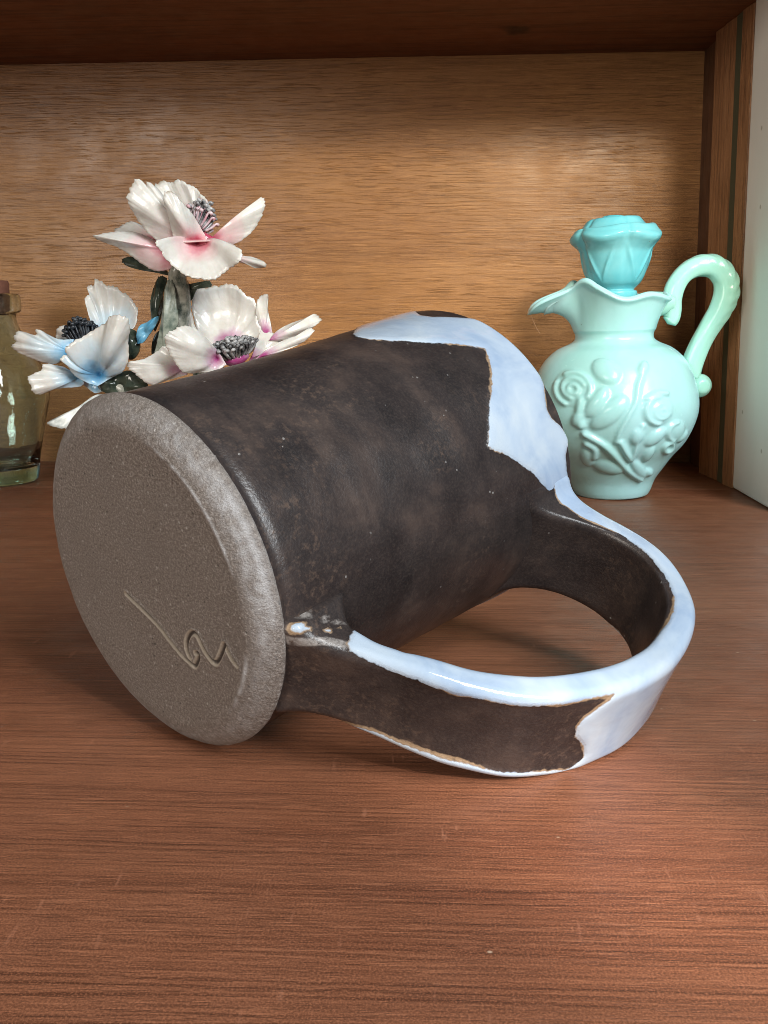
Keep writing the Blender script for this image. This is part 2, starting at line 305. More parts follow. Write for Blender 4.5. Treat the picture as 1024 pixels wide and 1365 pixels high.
def make_foot():
    m = 560; prof = [(r, 0.0) for r in np.linspace(.02, 3.74, 150)]
    prof = [(r, .012 * (r / 3.74) ** 4) for r in np.linspace(.02, 3.70, 150)]
    prof += [tuple(q) for q in crom([(3.70, .012), (3.86, .016), (3.98, .035), (4.12, .075), (4.26, .135), (4.38, .21), (4.49, .29), (4.58, .385), (4.62, .45), (4.62, .53), (4.55, .59)], 40)[1:]]
    V, F = lathe(prof, m); X = np.stack([V[:, 0], -V[:, 1]], 1)
    strokes = [[(-.572, -.792), (-.222, -.79), (.279, -.805), (.834, -.845), (1.327, -.95), (1.809, -1.03), (2.269, -1.021)], [(2.291, -.978), (2.345, -.741), (2.337, -.548), (2.258, -.587)],
               [(2.073, -.862), (1.948, -.719), (1.895, -.518), (1.938, -.267), (2.066, -.07), (2.228, -.037), (2.419, -.192), (2.662, -.328), (2.938, -.34), (3.066, .004), (3.131, .383)], [(3.151, .422), (3.305, .294), (3.456, .185), (3.623, .128)]]
    g = np.full(len(V), 9.)
    for P, w in zip(strokes, (.85, .75, .75, .95)): g = np.minimum(g, seg_dist(X, P if len(P) < 3 else crom(P, 40)) * w)
    V[:, 2] += .085 * np.clip(1 - g / .06, 0, 1) - .022 * np.exp(-((g - .075) / .028) ** 2)
    r = np.hypot(V[:, 0], V[:, 1]); a = np.arctan2(V[:, 1], V[:, 0]); nz = np.array([mnoise.noise(Vector((x * .9, y * .9, 0))) for x, y in V[:, :2]]); n4 = np.array([mnoise.noise(Vector((x * 5, y * 5, 3))) for x, y in V[:, :2]])
    V[:, 2] += .015 * nz
    rr = 1 + .003 * np.sin(a * 3 + 1) + .002 * n4; V[:, 0] *= rr; V[:, 1] *= rr
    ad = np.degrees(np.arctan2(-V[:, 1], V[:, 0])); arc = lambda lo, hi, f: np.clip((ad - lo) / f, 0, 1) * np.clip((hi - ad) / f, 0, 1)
    worn_and_lit = np.exp(-((r - 3.88) / .055) ** 2) * (arc(36, 96, 10) + arc(-24, 10, 8)) * np.clip(.75 + nz + 1.2 * n4, 0, 1.3) + np.exp(-((r - 4.52) / .07) ** 2) * arc(18, 70, 14) * .7 + np.exp(-((r - 4.25) / .22) ** 2) * (.20 + .3 * n4) + np.exp(-((r - 4.4) / .2) ** 2) * arc(5, 100, 22) * np.clip(.35 + .5 * n4 + .4 * nz, 0, 1)  # burnished edge wear, plus painted highlight arcs and a chamfer lightened as if lit
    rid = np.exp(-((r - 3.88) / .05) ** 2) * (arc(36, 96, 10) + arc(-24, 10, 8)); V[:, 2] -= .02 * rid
    o = mesh_obj('foot', V, F, M['clay'], mug, attrs={'scratch': g, 'worn_and_lit': worn_and_lit}); o['label'] = 'rough grey unglazed base with an incised signature'
make_foot()
IN = [(3.1,3.9),(2.45,4.35),(2.12,4.9),(2.16,5.5),(2.45,6.15),(2.92,6.9),(3.52,7.69),(4.27,8.40),(5.24,9.0),(6.26,9.42),(7.14,9.64),(8.18,9.69),(9.41,9.42),(10.55,8.85),(11.2,8.15),(11.42,7.3),(11.3,6.4),(10.85,5.55),(10.25,4.9),(9.5,4.3)]
OUT = [(0.3,4.0),(0.55,4.5),(0.95,5.05),(1.38,5.65),(1.85,6.4),(2.35,7.25),(3.0,8.2),(3.9,9.13),(4.88,9.72),(5.85,10.12),(6.93,10.4),(8.1,10.46),(9.6,10.2),(10.95,9.5),(11.72,8.6),(12.1,7.6),(12.16,6.8),(12.05,5.9),(11.95,5.1),(11.9,4.4)]
def sstep(x, a, b): x = np.clip((x - a) / (b - a), 0, 1); return x * x * (3 - 2 * x)
def make_handle():
    N = 220; I = crom(IN, N); O = crom(OUT, N); T = np.r_[0, np.cumsum(np.linalg.norm(np.diff(O, axis=0), axis=1))]
    vm = (I[:, 1] + O[:, 1]) / 2; flare = np.where(T < 6, .26, .62) * np.exp(-np.maximum(0, vm - 4.45) / .30)
    hu = 1.38 + flare + .02 * np.sin(T * 2.1); hl = .82 + .56 * sstep(T, 1.2, 7.5) + flare + .02 * np.sin(T * 1.7 + 1)
    V = []; A = []; ring = None
    for k in range(N):
        th = np.linalg.norm(O[k] - I[k]); e = (O[k] - I[k]) / th; c = (O[k] + I[k]) / 2; h = th / 2; r = min(.25, h * .8); ring = []
        for w, sg in ((hu[k], 1), (hl[k], -1)):
            pts = [(h, q) for q in np.linspace(0, w - r, 14)]
            pts += [(h - r + r * math.cos(f), w - r + r * math.sin(f)) for f in np.linspace(0, math.pi / 2, 9)[1:]]
            pts += [(q, w) for q in np.linspace(h - r, -(h - r), 5)[1:]]
            pts += [(-(h - r) - r * math.sin(f), w - r + r * math.cos(f)) for f in np.linspace(0, math.pi / 2, 9)[1:]]
            pts += [(-h, q) for q in np.linspace(w - r, 0, 14)[1:]]
            P = np.r_[0, np.cumsum(np.linalg.norm(np.diff(np.array(pts), axis=0), axis=1))]
            half = [(a, sg * b, sg * p, w) for (a, b), p in zip(pts, P)]
            ring += half if sg == 1 else half[-2:0:-1]
        for a, b, p, w in ring:
            aa = a * (1 - .10 * max(0, 1 - (b / w) ** 2)); uv = c + e * aa; V.append((uv[1], -b, uv[0])); A.append((T[k], p))
    m = len(ring); V = np.array(V); A = np.array(A); hl_ = np.repeat(hl, m); hu_ = np.repeat(hu, m)
    Pn = A[:, 1].copy(); fl_ = np.repeat(flare, m); Pn = np.where(Pn < 0, Pn + (hl_ - 1.38), np.maximum(Pn - fl_, np.minimum(Pn, .6)))        # measure the lower side from its own edge
    Q = np.stack([A[:, 0], Pn], 1)
    D1 = [(-1, 3.0), (1.55, 2.3), (1.66, 1.85), (1.75, 1.55), (1.9, 1.38), (2.44, 1.27), (3.05, 1.21), (3.68, 1.19), (4.35, 1.12), (5.04, 1.18), (5.78, 1.17), (6.63, 1.22), (7.44, 1.27), (8.3, 1.25), (7.96, .93), (7.72, .62), (7.66, .31), (7.75, 0), (8.2, -.48), (8.35, -.88), (8.22, -1.1), (8.0, -1.22), (7.44, -1.12), (6.35, -1.12), (5.33, -1.10), (4.63, -1.12), (3.56, -1.14), (2.6, -1.24), (1.9, -1.5), (1.6, -3), (-1, -3)]
    D2 = [(-2, 2.08), (2.0, 2.14), (3.5, 2.10), (5, 2.16), (7, 2.1), (9, 2.14), (11, 2.04), (12.4, 1.93), (13.2, 1.94), (14.2, 1.95), (15.3, 1.99), (16.4, 2.06), (17.6, 2.14), (20, 2.2), (20, 9), (-2, 9)]
    sd = np.minimum(poly_sd(Q, D1), poly_sd(Q, D2)); sd = np.minimum(sd, poly_sd(Q, [(-2, -2.0), (20, -2.0), (20, -9), (-2, -9)]))
    chip = np.array([(3.05, 2.0)]); sd = np.minimum(sd, np.linalg.norm(Q - chip, axis=1) - .10)
    for (a_, b_), ra in (((.62, 1.45), .13), ((.8, 1.6), .07), ((1.15, 1.78), .085), ((1.3, 2.0), .04), ((1.0, 1.95), .035)): sd = np.maximum(sd, ra - np.linalg.norm(Q - [a_, b_], axis=1))
    F = grid_faces(N, m); nn = []
    bmv = V.reshape(N, m, 3); dj = np.roll(bmv, -1, 1) - np.roll(bmv, 1, 1); dk = np.gradient(bmv, axis=0); nrm = np.cross(dj, dk); nrm /= np.linalg.norm(nrm, axis=2)[..., None] + 1e-9
    cen = bmv.mean(1, keepdims=True); sgn = np.sign(((bmv - cen) * nrm).sum()); up = np.sqrt(np.clip((sd + .04) / .22, 0, 1)) * .055
    V = V + nrm.reshape(-1, 3) * sgn * up[:, None]
    n3 = np.array([mnoise.noise(Vector(p) * .8) for p in V]); V = V + nrm.reshape(-1, 3) * sgn * (n3 * .025)[:, None]
    raw = np.exp(-((A[:, 1] - 1.42 + .12 * np.sin(A[:, 0] * 3)) / .13) ** 2) * np.clip((2.1 - A[:, 0]) / .5, 0, 1) + np.exp(-((A[:, 1] - 2.25) / .12) ** 2) * np.clip((1.6 - A[:, 0]) / .5, 0, 1) * .8
    return mesh_obj('handle', V, F, M['glaze'], mug, attrs={'glaze': np.clip(sd, -3, 3), 'raw': raw})
make_handle()

# ------------------------------------------------------------------ milk glass jug and its stopper
def milk(name, a, b, deep):
    t = NT(name); o = t.obj(); n = t.noise(t.map((1, 1, .7)), 22., 4, .55, .5)
    c = t.mix(t.step(n, .35, .68), a, b)
    d = t.noise(o, 600., 3, .6); c = t.mix(t.step(d, .62, .8, 0, .18), c, deep)
    v = t.voro(o, 170.); sp = t.math('MULTIPLY', t.step(v, .07, .04), t.step(t.noise(o, 60., 2), .58, .62)); c = t.mix(t.math('MULTIPLY', sp, .7), c, (.12, .13, .08))
    return t.set(color=c, rough=t.step(t.noise(o, 90., 4), .3, .7, .17, .28), spec=.4, sss=.35, sss_radius=(.8, 1.0, .95), sss_scale=.006, normal=t.bump(t.noise(o, 140., 3), .10, .0015))
M['milk'] = milk('aqua_milk_glass', (.34, .63, .61), (.41, .71, .75), (.22, .47, .38))
M['milk_handle'] = milk('green_milk_glass', (.36, .68, .56), (.33, .66, .62), (.22, .48, .36))
M['turq'] = milk('turquoise_milk_glass', (.045, .42, .52), (.24, .58, .61), (.22, .50, .46))
JX, JY = 11.2, 54.3
jug = empty('milk_glass_jug', (JX, JY, .03)); jug.rotation_euler = (0, -math.radians(1.7), 0)
tag(jug, 'small aqua milk glass jug with moulded roses and a scrolled handle', 'jug')
def make_jug_body():
    m = 420
    pr = [(0.02, .12), (1.6, .10), (1.95, 0), (2.15, .04), (2.28, .25), (2.55, .96), (3.0, 1.65), (3.45, 2.3), (4.18, 3.2), (4.6, 4.04), (4.83, 4.8), (4.88, 5.4), (4.78, 6.2), (4.42, 7.3), (3.97, 8.06), (3.3, 8.65), (2.55, 9.0), (2.30, 9.18), (2.24, 9.32), (2.25, 9.55), (2.36, 9.75)]
    P = crom(pr, 300); base = len(P)
    V = [];
    ang = np.arange(m) * 2 * math.pi / m
    # body rows with the moulded rose spray (same moulding front and back)
    cx = lambda L: [((710 + .2344 * x - 816) / 22.9, (658 - (440 + .2344 * y)) * .0437) for x, y in L]
    rows = []
    for r, z in P: rows.append(np.stack([r * np.cos(ang), r * np.sin(ang), np.full(m, z)], 1))
    B = np.concatenate(rows); n_out = np.gradient(P, axis=0); n_out = np.stack([n_out[:, 1], -n_out[:, 0]], 1); n_out /= np.linalg.norm(n_out, axis=1)[:, None]
    front = np.where(B[:, 1] < 0, 1, -1); Q = np.stack([B[:, 0] * front, B[:, 2]], 1)
    rr = np.hypot(B[:, 0], B[:, 1]); k = np.clip(Q[:, 0] / np.maximum(rr, .01), -1, 1); Q[:, 0] = np.where(abs(k) > .93, np.sign(k) * 99, Q[:, 0])
    H = np.zeros(len(B))
    def stroke(L, w, h):
        d = seg_dist(Q, crom(cx(L), 24) if len(L) > 2 else cx(L)); np.maximum(H, h * np.sqrt(np.clip(1 - (d / w) ** 2, 0, 1)), out=H)
    def blob(c, a, b, rot, h, dome=.5):
        (x, z), = cx([c]); ca, sa = math.cos(rot), math.sin(rot); dx, dz = Q[:, 0] - x, Q[:, 1] - z
        u = (dx * ca + dz * sa) / a; v = (-dx * sa + dz * ca) / b; np.maximum(H, h * np.clip(1 - u * u - v * v, 0, 1) ** dome, out=H)
    def ring(c, rad, w, h, a0=0, a1=360, gx=1.0):
        pts = [(c[0] + rad * gx * math.cos(math.radians(a)), c[1] - rad * math.sin(math.radians(a))) for a in np.linspace(a0, a1, 26)]; stroke(pts, w, h)
    blob((175, 270), .95, 1.05, 0, .14); ring((172, 280), 24, .12, .30, 0, 320); ring((175, 275), 52, .15, .29, 20, 250); ring((178, 270), 76, .15, .27, -40, 120); ring((170, 285), 82, .14, .25, 150, 240)
    blob((335, 185), .78, .62, -.6, .30); blob((280, 345), .95, .42, .95, .34); blob((345, 400), 1.25, .55, .75, .30); stroke([(205, 330), (195, 420), (205, 470)], .22, .26); blob((190, 430), .5, .3, 1.2, .3)
    stroke([(530, 190), (497, 260), (482, 340), (440, 420), (402, 500), (388, 560)], .13, .22); blob((528, 175), .42, .27, 1.1, .28)
    blob((600, 395), .92, .85, 0, .20); ring((605, 395), 70, .15, .30, 90, 270); ring((620, 400), 40, .13, .28, 100, 330); ring((625, 405), 18, .1, .28); stroke([(540, 330), (600, 305), (650, 310)], .16, .26)
    blob((495, 530), .5, .36, 1.2, .30); blob((600, 540), .72, .36, .7, .28); blob((720, 520), .62, .62, 0, .24); ring((720, 520), 52, .12, .28, 90, 260); ring((692, 612), 28, .12, .26); blob((770, 560), .5, .3, .4, .2)
    stroke([(225, 515), (330, 580), (420, 670), (490, 745), (565, 800)], .18, .30); stroke([(410, 560), (450, 625), (480, 665)], .16, .28); stroke([(520, 470), (500, 560), (490, 660)], .12, .24)
    blob((375, 715), .92, .42, -.25, .28); blob((540, 735), .8, .36, -.85, .32); blob((575, 640), .55, .3, 1.2, .24); stroke([(240, 570), (285, 600), (290, 650)], .2, .28); blob((255, 660), .62, .32, -1.2, .24); blob((600, 760), .45, .25, -.5, .25)
    Hs = H.reshape(base, m)
    Hs = Hs * .78
    for _ in range(3): Hs = (Hs + np.roll(Hs, 1, 1) + np.roll(Hs, -1, 1) + np.r_[Hs[:1], Hs[:-1]] + np.r_[Hs[1:], Hs[-1:]]) / 5
    H = Hs.ravel(); no = np.repeat(n_out, m, 0); an = np.tile(ang, base)
    B = B + np.stack([no[:, 0] * np.cos(an), no[:, 0] * np.sin(an), no[:, 1]], 1) * H[:, None]
    # neck and ruffled pouring lip
    phi = np.degrees(np.abs((ang - math.pi + math.pi) % (2 * math.pi) - math.pi)); phi = 180 - phi      # 0 at the spout (-x)
    phi = np.abs(np.degrees(((ang - math.pi + math.pi) % (2 * math.pi)) - math.pi))
    zl = 11.46 + 1.0 * np.exp(-((phi - 44) / 24) ** 2) - .75 * np.exp(-(phi / 17) ** 2) + .13 * np.cos(np.radians(phi * 6)) * np.clip((phi - 60) / 20, 0, 1)
    rl = 3.02 + 1.75 * np.exp(-(phi / 21) ** 4) + .10 * np.cos(np.radians(phi * 5))
    r0, z0 = P[-1]; rows = []
    def lip(t, off):   # t 0 neck .. 1 lip edge ; off = inward offset
        e = t ** 1.7; sp = np.exp(-(phi / 30) ** 2)
        r = r0 + (rl - r0) * (t * .55 + e * .45) * (1 - .35 * sp * (1 - t)) ; z = z0 + (zl - z0) * (t * (1 + 1.9 * sp * (1 - t)))
        r = r + .16 * np.exp(-((t - 1) / .09) ** 2) - off; return np.stack([r * np.cos(ang), r * np.sin(ang), z], 1)
    for t in np.linspace(0, 1, 60)[1:]: rows.append(lip(t, 0))
    for f in np.linspace(0, math.pi, 9)[1:-1]:
        kk = 1 + 1.0 * np.exp(-(phi / 20) ** 2); q = lip(1.0, .24 * kk * (1 - math.cos(f))); q[:, 2] += .24 * kk * math.sin(f); rows.append(q)
    for t in np.linspace(1, 0, 40): rows.append(lip(t, .48 * (1 + np.exp(-(phi / 20) ** 2) * t)))
    for z in np.linspace(z0, 8.6, 6)[1:]: rows.append(np.stack([1.8 * np.cos(ang), 1.8 * np.sin(ang), np.full(m, z)], 1))
    rows.append(np.stack([.02 * np.cos(ang), .02 * np.sin(ang), np.full(m, 8.5)], 1))
    V = np.concatenate([B] + rows); return mesh_obj('body', V, grid_faces(len(V) // m, m), M['milk'], jug)
make_jug_body()
def make_jug_handle():
    px = lambda L: [((x - 816) / 22.9 - max(0, x - 885) * .0055, 0, (658 - y) * .0437) for x, y in L]
    c = px([(889, 427), (892, 423), (893, 412), (892, 398), (896, 382), (909, 366), (930, 357), (953, 359), (969, 374), (972, 392), (965, 412), (951, 434), (938, 456), (928, 479), (921, 500)])
    n = 140; P = crom(c, n); rad = crom([(.48,), (.60,), (.63,), (.60,), (.60,), (.68,), (.74,), (.76,), (.78,), (.78,), (.72,), (.66,), (.67,), (.70,), (.74,)], n)[:, 0] * .90
    m = 28; V, F = tube(P, rad, m); V = V.copy(); C = np.repeat(P, m, 0); k = np.repeat(np.arange(n) / n, m)
    d = V[:n * m] - C; out = np.where(((C[:, 0] - 5.0) * d[:, 0] + (C[:, 2] - 11.6) * d[:, 2]) > 0, 1, 0)
    a = np.arctan2(d[:, 1], np.hypot(d[:, 0], d[:, 2]))
    ruff = 1 + out * .13 * np.abs(np.sin(k * 62 + 2.2 * a)) * np.exp(-((k - .52) / .16) ** 2) + .035 * np.cos(a * 6 + k * 12)
    V[:n * m] = C + d * ruff[:, None]; V[:, 1] *= .85
    h = mesh_obj('handle', V, F, M['milk_handle'], jug)
    bm = bmesh.new(); bmesh.ops.create_uvsphere(bm, u_segments=32, v_segments=20, radius=.74)
    Vs = np.array([v.co[:] for v in bm.verts]); Fs = [[v.index for v in f.verts] for f in bm.faces]; bm.free(); Vs = Vs * [1, .85, .95]; Vs *= (1 + .10 * np.exp(-((np.hypot(Vs[:, 0] - .1, Vs[:, 2]) - .33) / .10) ** 2) * (Vs[:, 1] < 0))[:, None]
    mesh_obj('scroll_knob', Vs + [(937 - 816) / 22.9 - .28, 0, (658 - 513) * .0437], Fs, M['milk_handle'], h)
    V, F = tube(crom(px([(893, 402), (886, 402), (878, 403), (870, 404)]), 16), np.linspace(.55, .75, 16), 20); mesh_obj('handle_root', V, F, M['milk_handle'], h)
make_jug_handle()
stopper = empty('glass_stopper', (JX - .1, JY, -.12)); stopper.rotation_euler = (0, -math.radians(1.2), 0); stopper.scale = (.95, .95, .995)
tag(stopper, 'turquoise rose shaped glass stopper in the neck of the jug', 'stopper')
def make_stopper():
    m = 240; ang = np.arange(m) * 2 * math.pi / m
    pr = [(0.02, 10.6), (1.0, 10.6), (1.25, 10.8), (1.3, 11.75), (1.32, 11.95), (1.30, 12.12), (1.12, 12.22), (1.22, 12.34), (1.50, 12.6), (1.75, 13.05), (1.9, 13.55), (2.02, 14.0), (2.14, 14.4), (2.4, 14.75), (2.62, 15.0), (2.68, 15.2), (2.52, 15.45), (2.15, 15.72), (1.7, 15.98), (1.2, 16.15), (.7, 16.22), (.02, 16.18)]
    P = crom(pr, 170); V = []
    for r, z in P:
        w = np.clip((z - 12.4) / 2.4, 0, 1); lob = np.abs(np.sin(ang * 2.5 + .55)); fl = np.exp(-((z - 15.1) / .55) ** 2)
        R = r * (1 + .07 * fl * (lob - .5) - .05 * w * np.exp(-(np.sin(ang * 2.5 + .55) / .22) ** 2))
        if 12.5 < z < 14.9:
            hgt = (z - 12.5) / 2.4; edge = np.abs(((ang * 5 / (2 * math.pi) + .3) % 1) - .5) * 2; R = R + .09 * np.exp(-((edge - hgt * .85) / .10) ** 2) * np.sin(math.pi * hgt)
        Z = z + .10 * fl * np.cos(ang * 5 + 1.1)
        if z > 15.3 and r < 2.5: Z = Z + .13 * np.sin(r * 6.5 + ang * 1.0) * min(1, (z - 15.3) / .3)
        V.append(np.stack([R * np.cos(ang), R * np.sin(ang), np.full(m, 1.0) * Z], 1))
    mesh_obj('rose_head', np.concatenate(V), grid_faces(len(P), m), M['turq'], stopper)
make_stopper()
th = tag(mesh_obj('thread', *tube(crom([(5.95, 54.25, 11.12), (6.1, 54.2, 10.5), (6.35, 54.15, 9.95), (6.6, 54.1, 9.55)], 14), [.015] * 14, 5), NT('hair').set(color=(.25, .13, .06), rough=.6)), 'fine brown hair hanging from the spout of the jug', 'hair')

# ------------------------------------------------------------------ porcelain flowers
def porcelain(name, tint, deep, hi=.62):
    t = NT(name); o = t.obj(); k = t.math('ADD', t.attr('along'), t.math('MULTIPLY', t.math('SUBTRACT', t.noise(o, 90., 4), .5), .55))
    n = t.noise(o, 140., 4); c = t.mix(t.step(n, .35, .7), (.72, .70, .65), (.60, .56, .50))
    c = t.mix(t.step(k, hi, .18), c, tint); c = t.mix(t.step(k, .34, .04), c, deep)
    e = t.attr('along'); c = t.mix(t.math('MULTIPLY', t.step(e, .96, 1.0), t.step(t.noise(o, 200., 3), .45, .6, 0, .8)), c, (.42, .34, .24))
    c = t.mix(t.math('MULTIPLY', t.step(t.attr('groove'), .55, .95), .10), c, (.40, .33, .25))
    return t.set(color=c, rough=.22, spec=.5, normal=t.bump(t.noise(o, 260., 3), .2, .001), sss=.08, sss_scale=.003)
M['A'] = porcelain('white_and_pink_porcelain', (.72, .40, .42), (.52, .07, .13), .60)
M['B'] = porcelain('white_and_purple_porcelain', (.72, .66, .66), (.36, .06, .20), .36)
M['C'] = porcelain('white_and_blue_porcelain', (.44, .66, .80), (.06, .30, .55), .70)
def leafmat(name, a, b, rough=.25):
    t = NT(name); o = t.obj(); c = t.mix(t.step(t.noise(o, 160., 5, .65), .38, .64), a, b); return t.set(color=c, rough=rough, normal=t.bump(t.noise(o, 200., 3), .25, .001))
M['leaf_white'] = leafmat('white_glazed_leaf', (.70, .72, .68), (.40, .43, .40)); M['leaf_grey'] = leafmat('grey_green_leaf', (.34, .36, .29), (.10, .13, .10), .35)
M['leaf_dark'] = leafmat('dark_green_leaf', (.022, .032, .024), (.07, .085, .06), .12); M['leaf_blue'] = leafmat('blue_glazed_leaf', (.10, .36, .56), (.22, .48, .62))
M['stem'] = leafmat('mottled_stem', (.34, .33, .27), (.035, .05, .038), .2)
M['stamen'] = leafmat('grey_black_stamens', (.015, .015, .018), (.55, .54, .53), .25); M['stamen_pink'] = leafmat('pink_stamens', (.60, .28, .32), (.75, .66, .66)); M['stamen_dark'] = leafmat('black_stamens', (.010, .011, .014), (.07, .08, .09), .25)
